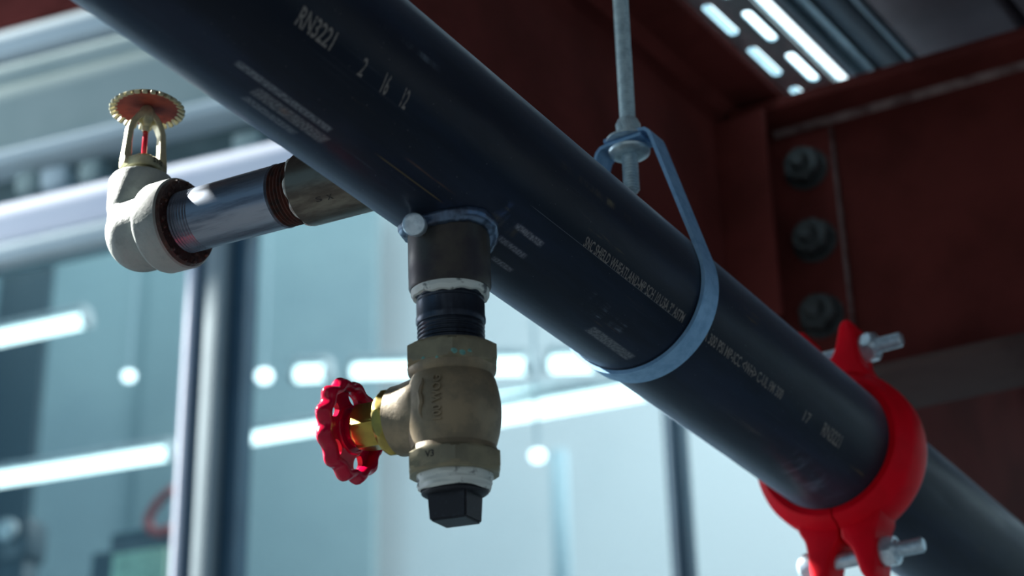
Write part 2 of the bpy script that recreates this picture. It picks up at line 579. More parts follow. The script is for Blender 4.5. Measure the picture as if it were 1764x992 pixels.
# panes (thin, between the frames)
Z_LOW = .25
for u0, u1 in ((UL, um0 - .35 - 1.1), (um0 - .35 - 1.1 + .05, um0), (um3, ur0), (ur1, UR)):
    wallbox('pane', u0, u1, Z_LOW, Z_SILL, .03, .042, M_glass, w1, 0)
wallbox('mullion', um0, um1, Z_LOW, Z_TR0, -.008, .06, M_alu_lav, w1, label='bright lavender mullion edge')
wallbox('mullion_gasket', um1, um2, Z_LOW, Z_TR0, .004, .06, M_alu_dark, w1, 0)
wallbox('mullion', um2, um3, Z_LOW, Z_TR0, -.004, .06, M_alu_mull, w1)
wallbox('mullion_gasket', um3, um4, Z_LOW, Z_TR0, .012, .06, M_alu_dark, w1, 0)
wallbox('mullion', ur0, ur1, Z_LOW, Z_SILL, -.0, .07, M_alu_dark, w1, label='dark blue grey mullion')
wallbox('mullion', um0 - 1.45, um0 - 1.40, Z_LOW, Z_SILL, -.0, .07, M_alu_dark, w1)
wallbox('transom', UL, UR, Z_TR0, Z_TR1, -.015, .06, M_alu_lav, w1)
wallbox('transom', UL, UR, Z_SILL, Z_TR0, -.004, .06, M_alu, w1)
wallbox('sill', UL, UR, 0.0, Z_LOW, -.08, .08, M_alu, w1)
# fascia above the glazing: stacked horizontal members
zA, zB, zC, zD, zE = zb(75), zb(92), zb(235), zb(262), zb(332)
wallbox('trim_1', UL, UR, zA, Z_HEAD, -.01, .10, M_alu, kind='structure', label='pale aluminium head track under the red beam')
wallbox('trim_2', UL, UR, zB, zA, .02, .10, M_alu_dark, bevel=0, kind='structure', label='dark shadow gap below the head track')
wallbox('wall_back', UL, UR, zC, zB, 0, .10, M_fascia, kind='structure', label='pale grey green fascia panel above the glazing')
wallbox('trim_3', UL, UR, zb(128), zB, -.012, .0, M_fascia, kind='structure', label='raised pale ledge along the top of the fascia')
wallbox('trim_4', UL, UR, zD, zC, -.012, .10, M_alu, kind='structure', bevel=.012, label='rounded pale rail along the bottom of the fascia')
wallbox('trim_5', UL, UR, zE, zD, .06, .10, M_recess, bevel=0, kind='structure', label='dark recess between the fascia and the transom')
# brackets seen blurred in the recess
for i, xx in enumerate((40, 88, 150, 420)):
    u, z = gw(xx, 300 - (xx - 90) * .18)
    br = obj('bracket', box(.05 + .012 * (i % 2), .07, .045, (0, 0, 0), .008), M_fascia if i != 1 else M_alu, None, MW @ T((u, .04, z)),
             label=['pale small bracket in the dark recess, leftmost of four', 'pale metal bracket in the dark recess, second from the left',
                    'pale wide bracket in the dark recess just left of the sprinkler elbow', 'pale bracket in the dark recess above the branch pipe'][i],
             cat='bracket', group='brackets in the facade recess')

# red header beam over the facade
hb = thing('steel_beam', 'dark red header beam above the facade in the upper left corner', 'beam', MW)
wallbox('web', UL, UR, Z_HEAD + .012, Z_HEAD + .36, .0, .012, M_beam, hb, 0)
wallbox('flange', UL, UR, Z_HEAD + .001, Z_HEAD + .013, -.02, .10, M_beam, hb, 0)
wallbox('flange', UL, UR, Z_HEAD + .36, Z_HEAD + .372, -.02, .10, M_beam, hb, 0)

# hall behind the glass ---------------------------------------------
HD = 4.2
wallbox('wall_far', -9, 9, 0, 7.5, HD, HD + .1, M_hallwall, bevel=0, kind='structure', label='pale teal far wall of the hall behind the glass')
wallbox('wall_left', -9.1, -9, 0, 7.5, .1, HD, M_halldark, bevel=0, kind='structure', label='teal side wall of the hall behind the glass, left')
wallbox('wall_right', 9, 9.1, 0, 7.5, .1, HD, M_hallwall, bevel=0, kind='structure', label='pale side wall of the hall behind the glass, right')
wallbox('ceiling', -9, 9, 7.5, 7.6, .1, HD, M_hallwall, bevel=0, kind='structure', label='ceiling of the hall behind the glass')


def hall_box(name, x0, y0, x1, y1, dep, m, thick=.06, **kw):
    """upright slab in the hall spanning photo points at wall offset dep behind the glass"""
    a, b = gw(x0, y0, -dep), gw(x1, y1, -dep)
    return wallbox(name, min(a[0], b[0]), max(a[0], b[0]), min(a[1], b[1]), max(a[1], b[1]), dep, dep + thick, m, **kw)


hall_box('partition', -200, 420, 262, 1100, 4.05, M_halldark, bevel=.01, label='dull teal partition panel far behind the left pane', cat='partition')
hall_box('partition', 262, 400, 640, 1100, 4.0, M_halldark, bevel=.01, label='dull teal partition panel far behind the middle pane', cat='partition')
hall_box('post', 945, 775, 985, 1100, 3.2, M_alu, .04, bevel=.008, label='slim pale post behind the bright pane, right of the valve', cat='post')
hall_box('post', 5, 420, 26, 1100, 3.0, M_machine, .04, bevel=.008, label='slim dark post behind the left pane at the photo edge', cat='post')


def hall_tube(p, q, dep, r, label, group, m=M_lampwhite):
    a = hit(p[0], p[1], G0 - WN * dep, WN); b = hit(q[0], q[1], G0 - WN * dep, WN)
    d = (b - a); L = d.length
    M = frame(a, d, (0, 0, 1))
    t = thing('tube_lamp', label, 'lamp', M, group)
    bm = lathe([(r * .5, 0), (r, .01), (r, L - .01), (r * .5, L)], 20)
    obj('tube', bm, m, t)
    bm = box(r * 1.2, r * 2.6, L, (r * 1.6, 0, L / 2), .004)
    obj('housing', bm, M_lamphouse, t)
    for z in (0, L):
        obj('end_cap', lathe([(r * 1.1, z - .012), (r * 1.1, z + .012)], 16), M_lamphouse, t)
    return t


def hall_dot(x, y, dep, r, label):
    c = hit(x, y, G0 - WN * dep, WN)
    t = thing('round_lamp', label, 'lamp', T(c), 'small round lamps in the hall')
    bm = lathe([(r * .1, -r * .8), (r * .7, -r * .6), (r, 0), (r * .8, r * .5)], 20)
    obj('globe', bm, M_lampdot, t)
    obj('cap', lathe([(r * .8, r * .5), (r * .6, r * .9), (r * .2, r * 1.0)], 16), M_lamphouse, t)
    obj('cord', lathe([(.004, r), (.004, 7.5 - c.z)], 8), M_alu, t)


TG = 'long tube lamps in the hall'
hall_tube((-60, 596), (150, 552), 2.4, .024, 'bright tube lamp behind the left pane, the upper of two', TG)
hall_tube((-60, 836), (296, 780), 2.4, .022, 'long bright tube lamp behind the left pane, the lower of two', TG)
hall_tube((400, 762), (640, 722), 2.4, .018, 'tube lamp seen to the left of the red handwheel', TG)
hall_tube((840, 722), (1120, 672), 2.4, .026, 'bright tube lamp between the valve and the big pipe, the lower one', TG)
hall_tube((840, 690), (1120, 655), 2.8, .016, 'tube lamp between the valve and the big pipe, just above the lower one', TG)
DG = 'short tube lamps in one row'
hall_tube((508, 646), (566, 643), 2.6, .026, 'short lamp just left above the red handwheel', DG)
hall_tube((605, 641), (740, 637), 2.6, .024, 'short lamp right above the handwheel, left of the valve', DG)
hall_tube((840, 633), (912, 631), 2.6, .026, 'short lamp right of the valve body', DG)
hall_tube((945, 629), (1030, 626), 2.6, .026, 'short lamp under the hanger strap, rightmost of the row', DG)
hall_dot(455, 648, 2.6, .030, 'round lamp alone between the mullion and the handwheel')
hall_dot(222, 648, 2.6, .024, 'round lamp behind the left pane')
hall_dot(926, 785, 1.6, .022, 'small round lamp right of the lower valve body')
# workshop kit at the bottom left, out of focus
u, z = gw(230, 960, -1.2)
mc = thing('machine', 'dark machine with a pale green panel behind the left pane', 'machine', MW @ T((u, 1.2, 0)))
obj('cabinet', box(.26, .3, z + .03, (0, .15, (z + .03) / 2), .01), M_machine, mc)
obj('panel', box(.16, .02, .26, (.03, -.012, z - .12), .004), M_machine_green, mc)
obj('control_head', box(.22, .2, .06, (.02, .12, z + .055), .012), M_machine, mc)
hp = [Vector((gw(x, y, -1.1)[0], 1.1, gw(x, y, -1.1)[1])) for x, y in ((300, 842), (285, 852), (270, 868), (258, 886), (254, 902), (262, 915), (280, 918), (296, 910))]
obj('hose', tube(hp, .012, 10), M_hose, None, MW, label='red hose curved above the machine behind the left pane', cat='hose')
u, z = gw(40, 935, -1.3)
mc = thing('tool_stand', 'dark stand with a pale round dial behind the left pane', 'stand', MW @ T((u, 1.3, 0)))
obj('column', box(.07, .07, z, (0, 0, z / 2), .008), M_machine, mc)
obj('head', box(.10, .1, .12, (0, 0, z), .02), M_machine, mc)
obj('dial', lathe([(.03, 0), (.03, .015), (.02, .02)], 20), M_lamphouse, mc, T((-.01, -.052, z + .02)) @ RX(PI / 2))

# hall fill: unseen area lights added under the ceiling, stronger to the right
hallL = G0 - WN * 2.2
add_light('hall_fill_right', 'AREA', Vector((hallL.x, hallL.y, 7.2)) + WU * 2.2, (0, 0.1, -1), 520, (1.0, .97, .97), 3.5, 2.5)
add_light('hall_fill_left', 'AREA', Vector((hallL.x, hallL.y, 7.2)) - WU * 3.0, (0, 0.1, -1), 80, (.80, .97, 1.0), 3.5, 2.5)

# unseen fill light added at the left to brighten the facade
add_light('facade_fill', 'AREA', Vector((G0.x, G0.y, 3.4)) - WU * 3.0 + WN * 1.3, -WN * .75 + WU * .66, 95, (.86, .92, 1.0), 1.6, 1.6)

# steel frame at the right ------------------------------------------
K = at(1300, 420, 1.75)
AA = azi(34); NA = Vector((AA.y, -AA.x, 0))
BB = -azi(-62); NB = Vector((BB.y, -BB.x, 0))
ZA = hit(1185, 132, K, NA).z
WA = .0525
ZBt = hit(1600, 137, K, NB).z - .012
WB = .043
ZBb = 2.6307


def beam_frame(o, along, normal):   # local x along, y towards camera side, z up
    return Matrix(((along.x, normal.x, 0, o.x), (along.y, normal.y, 0, o.y), (0, 0, 1, 0), (0, 0, 0, 1)))


MA = beam_frame(K, AA, NA)
MB_ = beam_frame(K, BB, NB)
tA = thing('steel_beam', 'deep dark red girder running behind the big black pipe and hanger rod', 'beam', MA)
# the girder's bottom runs hidden behind the pipe
ZAb = 2.688


def bx(parent, name, x0, x1, y0, y1, z0, z1, m, bevel=.0015, **kw):
    return obj(name, box(x1 - x0, y1 - y0, z1 - z0, ((x0 + x1) / 2, (y0 + y1) / 2, (z0 + z1) / 2), bevel), m, parent, **kw)


bx(tA, 'web', -1.6, 1.22, -.010, 0, ZAb, ZA, M_beam)
bx(tA, 'flange', -1.6, 1.22, -.062, WA, ZA, ZA + .012, M_beam)
bx(tA, 'flange', -1.6, 1.22, -.030, .000, ZAb - .010, ZAb, M_beam)
bmf = prism([(.0, ZA - .010), (.010, ZA), (.0, ZA)], -1.6, 1.22)
obj('fillet', bmf, M_beam, tA, Matrix(((0, 0, 1, 0), (1, 0, 0, 0), (0, 1, 0, 0), (0, 0, 0, 1))))
# stiffener plates on the girder next to the joint
bx(tA, 'stiffener', -.064, -.056, 0, .05, ZAb, ZA - .03, M_beam)
bx(tA, 'lit_streak', -.058, -.052, .0, .004, ZA - .12, ZA - .05, M_pale_line, .0005, label='streak of light painted pale')  # pale strips paint the lit streaks beside the stiffener
bx(tA, 'lit_streak', -.0335, -.0305, .0, .003, ZA - .20, ZA - .115, M_pale_line, .0005, label='streak of light painted pale')

tB = thing('steel_beam', 'dark red cross beam with bolted end plate at the upper right', 'beam', MB_)
bx(tB, 'web', .012, 1.6, -.008, 0, ZBb, ZBt, M_beam)
bx(tB, 'flange', -.0, 1.6, -.05, WB, ZBt, ZBt + .012, M_beam)
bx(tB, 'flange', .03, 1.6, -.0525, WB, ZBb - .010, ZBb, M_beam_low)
bmf = prism([(.0, ZBt - .006), (.006, ZBt), (.0, ZBt)], .03, 1.6)
obj('weld_line', bmf, M_pale_line, tB, Matrix(((0, 0, 1, 0), (1, 0, 0, 0), (0, 1, 0, 0), (0, 0, 0, 1))), label='fillet along the web top, painted pale as a lit line')  # fillet coloured pale to imitate a lit line
bx(tB, 'end_plate', .004, .0865, .0005, .0085, ZBb + .012, ZBt - .014, M_beam)
bx(tB, 'plate_edge_line', .0862, .0885, .0005, .0088, ZBb + .012, ZBt - .014, M_pale_line, .0003, label='pale plate edge')
bx(tB, 'corner_angle', .0, .006, -.008, .05, ZBb + .01, ZBt - .005, M_beam, label=None)
for i, (px, py) in enumerate(((1385, 287), (1400, 411), (1412, 541))):
    p = hit(px, py, K + NB * .016, NB)
    loc = MB_.inverted() @ p
    Mb = T((loc.x, .0085, loc.z)) @ RX(-PI / 2)
    bt = obj('bolt', lathe([(.0085, 0), (.0085, .026), (.007, .029)], 20), M_beamnut, tB, Mb)
    nt = obj('nut', hex_body(.0185, .003, .018, .004, rot=.3 + i * .5), M_beamnut, bt)
    obj('washer', lathe([(.021, 0), (.021, .003)], 28), M_beamnut, bt)

# ceiling deck with ribs above the beams -----------------------------
ZDk = ZA + .014
MD = beam_frame(K, AA, NA)
dk = thing('ceiling_deck', None, None, MD, kind='structure'); dk.name = 'ceiling'
dk['label'] = 'metal roof deck with long ribs above the right hand beams'


def offs(px, py, z):
    p = hit(px, py, Vector((0, 0, z)), Vector((0, 0, 1)))
    return (MD.inverted() @ p)


# unseen roof sheet added over the pipe, its outline notched to cut the sun
_zd = ZDk + .15
bm = prism([(-1.9, -.80), (-1.02, -.80), (-.992, -.728), (-.981, -.724), (-.958, -.649), (-.946, -.638), (-.946, -.60), (-.60, -.60), (-.585, -.668), (-.44, -.668), (-.40, -.46), (1.13, -.46), (1.13, 2.4), (-1.9, 2.4)], _zd, _zd + .005)
obj('shade_sheet', bm, M_deck_dark, dk, smooth=0)
ribs = [(.088, .106, M_deck), (.110, .136, M_deck_dark), (.1385, .1425, M_bolt)]
for y0, y1, m in ribs:
    bx(dk, 'deck_rib', -1.6, 1.13, y0, y1, ZDk + .055, ZDk + .145, m, .002)
y = .147
while y < 1.6:
    bx(dk, 'deck_rib', -1.6, 1.13, y, y + .10, ZDk + .057, ZDk + .145, M_deck_purple, .006)
    y += .112
# slotted strut with an added glowing panel behind its slots
sl = thing('slotted_strut', 'slotted galvanised strut channel with light showing through, top right', 'strut', MD)
pitch_s, slot_l, slot_w, wst = .086, .058, .0095, .052
y0s = WA - .014
zst = ZDk + .012


def slot_plate(nslots, x0):
    """flat strip with one row pair of rounded slots, real holes"""
    bm = bmesh.new()
    for row in range(2):
        yc = y0s + wst * (.27 + .46 * row); hw = wst * (.27 if row == 0 else .27) - .0
        ylo = y0s if row == 0 else y0s + wst * .5; yhi = y0s + wst * .5 if row == 0 else y0s + wst
        for i in range(nslots):
            xc = x0 + i * pitch_s + (pitch_s * .35 if row else 0)
            xl, xh = xc - pitch_s / 2, xc + pitch_s / 2
            inner = []
            for kk in range(24):
                a = 2 * PI * kk / 24 + PI / 24
                cx = (slot_l / 2 - slot_w / 2) * (1 if math.cos(a) > 0 else -1)
                inner.append((xc + cx + slot_w / 2 * math.cos(a), yc + slot_w / 2 * math.sin(a)))
            outer = []
            for (ix, iy) in inner:
                dx, dy = (ix - xc) / (pitch_s / 2), (iy - yc) / ((yhi - ylo) / 2)
                # project on the cell rectangle
                if abs(ix - xc) < slot_l / 2 - slot_w * .62: outer.append((ix, yhi if dy > 0 else ylo))
                else: outer.append((xh if dx > 0 else xl, yhi if iy > yc and abs(iy - yc) > slot_w * .30 else (ylo if iy < yc and abs(iy - yc) > slot_w * .30 else iy)))
            vi = [bm.verts.new((p[0], p[1], zst)) for p in inner]; vo = [bm.verts.new((p[0], p[1], zst)) for p in outer]
            vi2 = [bm.verts.new((p[0], p[1], zst + .0025)) for p in inner]
            n_ = len(vi)
            for q in range(n_):
                w_ = (q + 1) % n_
                bm.faces.new((vo[q], vo[w_], vi[w_], vi[q])); bm.faces.new((vi[q], vi[w_], vi2[w_], vi2[q]))
    return bm


obj('slotted_web', slot_plate(31, -1.6), M_zinc, sl, smooth=0)
bx(sl, 'side_flange', -1.6, 1.05, y0s - .003, y0s, zst, zst + .035, M_zinc, .0005)
bx(sl, 'side_flange', -1.6, 1.05, y0s + wst, y0s + wst + .003, zst, zst + .035, M_zinc, .0005)
lt = thing('slot_glow', 'added glow behind the slots of the strut', 'lamp', MD)
bx(lt, 'glow_panel', -1.6, 1.05, y0s + .004, y0s + wst - .004, zst + .020, zst + .024, M_slotglow, 0)
bx(lt, 'edge_glow', -1.6, 1.05, y0s + wst + .004, y0s + wst + .0095, zst + .001, zst + .006, M_slotglow, .001)  # second added glow, showing as a bright line along the strut
bx(lt, 'housing', -1.6, 1.05, y0s + .002, y0s + wst - .002, zst + .025, zst + .040, M_lamphouse, .002)  # closed back of the added glow
lb = obj('edge_rail', lathe([(.004, -1.6), (.004, 1.05)], 14), M_bolt, None, MD @ T((0, y0s + wst + .016, zst + .002)) @ RY(PI / 2),
         label='bright metal rail alongside the slotted strut', cat='rail')

# ================================================================== MAIN PIPE
TV = .6265
TC = 1.083
mp = thing('steel_pipe', 'big black steel pipe with printed lettering crossing the photo diagonally', 'pipe', MP)
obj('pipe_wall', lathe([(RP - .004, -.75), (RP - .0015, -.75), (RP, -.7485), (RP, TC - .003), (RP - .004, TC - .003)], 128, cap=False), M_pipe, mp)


def wrap_print(body, b0, b1, t0, t1):
    """lettering from photo points: baseline start/end, top start/end"""
    (ta, aa), (tb, ab), (tc, ac), (td, ad) = cyl(*b0), cyl(*b1), cyl(*t0), cyl(*t1)
    th_b = (aa + ab) / 2; th_t = (ac + ad) / 2
    h = (th_b - th_t) * RP
    L = (tb + td) / 2 - (ta + tc) / 2
    bm = fit_text(body, L, h)
    sh = ((tc - ta) + (td - tb)) / 2 / h
    tm = ta
    R = RP + .00012
    for v in bm.verts:
        a = th_b - v.co.y / RP; t = tm + v.co.x + sh * v.co.y
        v.co = Vector((R * math.cos(a), R * math.sin(a), t))
    return obj('printed_lettering', bm, M_print, mp, smooth=0)


wrap_print('RN3221', (507, 40), (566, 90), (524, 10), (584, 56))
wrap_print('2', (614, 128), (622, 134), (630, 98), (637, 103))
wrap_print('16', (653, 158), (662, 165), (666, 124), (677, 131))
wrap_print('12', (687, 182), (695, 189), (699, 150), (709, 157))
wrap_print('SNC SHIELD WHEATLAND-MP SCH 10 USA 3" ASTM', (1003, 424), (1172, 554), (1010, 402), (1181, 541))
wrap_print('A 300 PSI MP-ICC <WH> C-UL FM 300', (1210, 583), (1344, 690), (1216, 566), (1351, 672))
wrap_print('17', (1381, 724), (1391, 731), (1387, 706), (1399, 714))
wrap_print('RN3221', (1413, 748), (1443, 772), (1420, 727), (1453, 750))

# the far length beyond the coupling
mp2 = thing('steel_pipe', 'far length of black pipe leaving the red coupling at the lower right', 'pipe', MP)
obj('pipe_wall', lathe([(RP - .004, TC + .003), (RP, TC + .003), (RP, 2.70), (RP - .004, 2.70)], 128, cap=False), M_pipe, mp2)

# ------------------------------------------------------------------ outlets welded to the pipe
V0 = axis(TV)
TILT = math.radians(6)
WV = Vector((.010, math.tan(TILT), -1)).normalized()
STEM = azi(-61.5)
MV = frame(V0, WV, STEM)        # valve column: z down the column, x along the handwheel stem


def hv(y):
    """distance down the column whose axis point shows at photo height y"""
    lo, hi = 0.0, .4
    for _ in range(50):
        m = (lo + hi) / 2; p = V0 + WV * m - CAM
        yy = IH / 2 - FPX * p.dot(UPV) / p.dot(FWD)
        lo, hi = (m, hi) if yy < y else (lo, m)
    return lo


MVl = MPI @ MV                  # relative to the main pipe
RO = .0199
hO = hv(504)
prof = [(RO - .004, .030), (RO, .030), (RO, hO - .0022), (RO - .0007, hO - .0008), (RO - .002, hO), (RO - .0042, hO), (RO - .0046, hO - .012)]
obj('welded_outlet', lathe(prof, 72, cap=False), M_outlet, mp, MVl, label='dark heat tinted outlet pointing down')
AZB, ELB = -60.0, 3.0
GB = azi(AZB, ELB)
MBr = frame(V0, GB, (0, 0, 1))  # branch: z along the branch, x up


def sb(x):
    lo, hi = 0.0, .5
    for _ in range(50):
        m = (lo + hi) / 2; p = V0 + GB * m - CAM
        xx = IW / 2 + FPX * p.dot(RGT) / p.dot(FWD)
        lo, hi = (m, hi) if xx > x else (lo, m)
    return lo


MBl = MPI @ MBr
sO = sb(527)
RO2 = .0193
prof = [(RO2 - .004, .030), (RO2, .030), (RO2, sO - .001), (RO2 - .001, sO), (RO2 - .0028, sO), (RO2 - .003, sO - .01)]
so = obj('welded_outlet', lathe(prof, 72, cap=False), M_outlet_side, mp, MBl, label='worn steel outlet pointing to the sprinkler branch')


def saddle(w, r_o, r_b, name, extra=.001, flat=1.0):
    """weld bead along the seam between an outlet and the pipe"""
    w = (MPI.to_3x3() @ w); wp = Vector((w.x, w.y, 0)).normalized(); e = Vector((0, 0, 1)).cross(wp)
    c = Vector((0, 0, TV)); pts = []; rr = []
    slope = w.z / math.hypot(w.x, w.y)
    for i in range(72):
        f = 2 * PI * i / 72
        ro = r_o + extra
        yv = ro * math.sin(f); h = math.sqrt(RP * RP - yv * yv) + extra
        pts.append(c + wp * h + e * yv + Vector((0, 0, ro * math.cos(f) + slope * h)))
        rr.append(r_b * (1 + .04 * math.sin(i * 2.3) + .03 * math.sin(i * 5.1)))
    return obj(name, tube(pts, rr, 12, closed=True), M_weld, mp)


saddle(WV, RO, .0045, 'weld_bead', .0002)
saddle(GB, RO2, .0022, 'weld_bead', .0005)
# round stud at the weld
pb = at(713, 386, .873)
Mst = MPI @ frame(pb, (CAM - pb).normalized() + Vector((-.15, 0, .1)), (0, 0, 1))
obj('weld_stud', lathe([(.0050, -.012), (.0054, -.002), (.0056, 0), (.0052, .0011), (.0036, .0018), (.0015, .0016), (.0001, .0012)], 40), M_bolt, mp, Mst, label='round silver stud beside the weld')
# stamped marks on the side outlet
for i, (x, y, s) in enumerate(((549, 343, 'S'), (568, 339, 'X'))):
    o_ = MBr.inverted() @ CAM; d_ = MBr.inverted().to_3x3() @ ray(x, y)
    a_ = d_.x ** 2 + d_.y ** 2; b_ = 2 * (o_.x * d_.x + o_.y * d_.y); c_ = o_.x ** 2 + o_.y ** 2 - RO2 ** 2
    q_ = (-b_ - math.sqrt(max(b_ * b_ - 4 * a_ * c_, 0))) / (2 * a_); p_ = o_ + d_ * q_
    th_ = math.atan2(p_.y, p_.x)
    bm = fit_text(s, .0036, .0028)
    for v in bm.verts:
        aa_ = th_ + (v.co.y - .0014) / RO2
        v.co = Vector(((RO2 + .0001) * math.cos(aa_), (RO2 + .0001) * math.sin(aa_), p_.z + .0018 - v.co.x))
    obj('stamped_mark', bm, M_stamp, so, smooth=0)

# ------------------------------------------------------------------ short nipple between outlet and valve
RN = .0164
hN0, hN1 = hO - .010, hv(612)
np_ = thing('pipe_nipple', 'short dark steel nipple between the pipe outlet and the bronze valve', 'pipe fitting', MV)
hm = hv(550)
prof = [(RN - .003, hN0), (RN, hN0)] + thread_prof(RN - .0002, hO + .0012, hO + .0055, .0022, .0006) + \
       [(RN, hO + .006), (RN, hm - .001), (RN + .0003, hm), (RN + .0003, hm + .002), (RN - .0002, hm + .003)] + \
       thread_prof(RN - .0002, hm + .0034, hN1 - .002, .0022, .0007) + [(RN - .003, hN1 - .002)]
obj('nipple_wall', lathe(prof, 64, cap=False), M_steel_nip, np_)
bm = bmesh.new()
rows = []
N = 90
for j, (r, z) in enumerate(((RN - .0005, hO - .006), (RN + .0022, hO - .004), (RN + .0025, hO + .0010), (RN + .0014, hO + .0030), (RN - .0002, hO + .0034))):
    row = []
    for i in range(N):
        a = 2 * PI * i / N
        k = .0007 * math.sin(3 * a + 1) + .0004 * math.sin(11 * a) if j >= 2 else 0
        row.append(bm.verts.new((r * math.cos(a), r * math.sin(a), z + k)))
    rows.append(row)
for j in range(4):
    for i in range(N):
        bm.faces.new((rows[j][i], rows[j][(i + 1) % N], rows[j + 1][(i + 1) % N], rows[j + 1][i]))
obj('thread_tape', bm, M_tape, np_, label='white thread tape squeezed out of the joint')

# ------------------------------------------------------------------ valve
hT0, hT1 = hv(600), hv(639)
hB0, hB1 = hv(781), hv(820)
hG = hv(716)
RH = .0242
va = thing('globe_valve', 'bronze globe valve with a red handwheel hanging under the big pipe', 'valve', MV)
# a hex corner towards the camera
cdir = MV.inverted().to_3x3() @ (CAM - (V0 + WV * hG)); cang = math.atan2(cdir.y, cdir.x)
hrot = cang - .02
obj('hex_end', hex_body(RH, hT0, hT1, .0022, rot=hrot), M_bronze_hex, va)
obj('hex_end', hex_body(RH, hB0, hB1, .0022, rot=hrot), M_bronze_hex, va)
# globe body: waisted at both hexes
prof = [(.0185, hT1 - .004), (.0212, hT1 - .001), (.0208, hT1 + .0015), (.0194, hT1 + .0035)]
z0, z1 = hT1 + .0035, hB0 - .0025
for i in range(1, 16):
    f = i / 16
    prof.append((.0196 + .0032 * math.sin(PI * f) ** .8, z0 + (z1 - z0) * f))
prof += [(.0198, hB0 - .0025), (.0208, hB0 + .0005), (.0185, hB0 + .004)]
obj('globe_body', lathe(prof, 72), M_bronze, va)
# neck towards the bonnet: local x
MS = T((0, 0, hG - .0022)) @ RY(PI / 2)       # local z of this frame = stem direction
prof = [(.0205, .0), (.0200, .012), (.0182, .020), (.0172, .0255), (.0170, .0295), (.0150, .030)]
obj('neck', lathe(prof, 64), M_bronze, va, MS)
prof_z = .0285
obj('bonnet_nut', hex_body(.0168, .0288, .0358, .0022, rot=.15, n=8), M_brass, va, MS, label='brass bonnet ring')
obj('packing_nut', hex_body(.0122, .0362, .0515, .0016, rot=.42), M_brass, va, MS, label='bright brass hexagonal packing nut')
obj('bonnet_gap', lathe([(.0098, .034), (.0098, .038)], 40), M_bronze, va, MS)
obj('stem', lathe([(.0042, .045), (.0042, .0655), (.003, .067)], 28), M_brass, va, MS)

# handwheel
HW = thing('handwheel', None, None, Matrix(), None); HW.parent = va; HW.matrix_local = MS @ T((0, 0, .0585)) @ RZ(.2)
RW = .0252


def wheel_rim():
    """deep scalloped rim: thin lip towards the valve, bulged outside"""
    bm = bmesh.new(); N = 240; rows = []
    sec = [(-.0040, -.0046, .6), (-.0034, -.0056, .7), (-.0018, -.0058, .9), (-.0006, -.0050, 1.0), (.0002, -.0030, 1.1), (.0009, .0000, 1.35), (.0010, .0025, 1.4),
           (.0004, .0048, 1.2), (-.0012, .0060, .9), (-.0034, .0056, .5), (-.0048, .0040, .3), (-.0050, .0015, .3), (-.0046, -.0020, .4)]
    for i in range(N):
        a = 2 * PI * i / N
        c = math.cos(12 * a); c = c if c > 0 else c * 1.15
        rows.append([bm.verts.new(((RW - .0012 + o + .0009 * w * c) * math.cos(a), (RW - .0012 + o + .0009 * w * c) * math.sin(a), z * .68 - .001)) for o, z, w in sec])
    m = len(sec)
    for i in range(N):
        a, b = rows[i], rows[(i + 1) % N]
        for k in range(m):
            bm.faces.new((a[k], a[(k + 1) % m], b[(k + 1) % m], b[k]))
    return bm


def wheel_web(ns=5, r0=.0065, r1=.0222, th=.0028):
    """dished plate with ns rounded openings"""
    bm = bmesh.new(); half = PI / ns

    def dish(r): return .0016 - .0038 * (1 - min(1, max(0, (r - r0) / (r1 - r0)))) ** 1.2

    rc, hr, ha = .0162, .0033, .26
    for s in range(ns):
        a_c = 2 * PI * s / ns
        n = 48; inn = []; outp = []
        ca = math.atan2(r1 - rc, half * rc); corners = [math.atan2((r1 - rc), half * rc), PI - math.atan2((r1 - rc), half * rc),
                                                       PI + math.atan2((rc - r0), half * rc), 2 * PI - math.atan2((rc - r0), half * rc)]
        angs = []
        for q in range(4):
            s0 = corners[q]; s1 = corners[(q + 1) % 4] + (2 * PI if q == 3 else 0)
            for i in range(12): angs.append(s0 + (s1 - s0) * i / 12)
        for w in angs:
            cx, cy = math.cos(w), math.sin(w)
            # opening: superellipse in (angle, radius)
            e = (abs(cx / (ha * rc)) ** 2.6 + abs(cy / hr) ** 2.6) ** (-1 / 2.6)
            inn.append((a_c + e * cx / rc, rc + e * cy))
            lims = []
            if abs(cx) > 1e-9: lims.append(half * rc / abs(cx))
            if cy > 1e-9: lims.append((r1 - rc) / cy)
            if cy < -1e-9: lims.append((rc - r0) / -cy)
            e = min(lims); outp.append((a_c + e * cx / rc, rc + e * cy))
        L = []
        for side in (-1, 1):
            for loop in (outp, inn):
                L.append([bm.verts.new((r * math.cos(a), r * math.sin(a), dish(r) + side * th / 2)) for a, r in loop])
        n = len(angs)
        for i in range(n):
            j = (i + 1) % n
            bm.faces.new((L[0][i], L[0][j], L[1][j], L[1][i]))
            bm.faces.new((L[2][i], L[3][i], L[3][j], L[2][j]))
            bm.faces.new((L[1][i], L[1][j], L[3][j], L[3][i]))
    bmesh.ops.remove_doubles(bm, verts=bm.verts, dist=1e-6)
    return bm


obj('rim', wheel_rim(), M_redwheel, HW, smooth=60)
obj('spoke_plate', wheel_web(), M_redwheel, HW, smooth=45)
obj('hub', lathe([(.0045, -.0075), (.0078, -.0075), (.0086, -.006), (.0086, .001), (.0072, .0028), (.0045, .003)], 40), M_redwheel, HW)
# a raised inner ring on the wheel plate
obj('inner_ring', lathe([(.0100, -.0022), (.0106, -.0032), (.0116, -.0030), (.0124, -.0016), (.0124, .001), (.0100, .001)], 64, cap=False), M_redwheel, HW)


# cast lettering on the globe, reading upwards
def globe_r(z):
    for (ra, za), (rb, zb_) in zip(prof_g, prof_g[1:]):
        if za <= z <= zb_: return ra + (rb - ra) * (z - za) / (zb_ - za + 1e-9)
    return .02


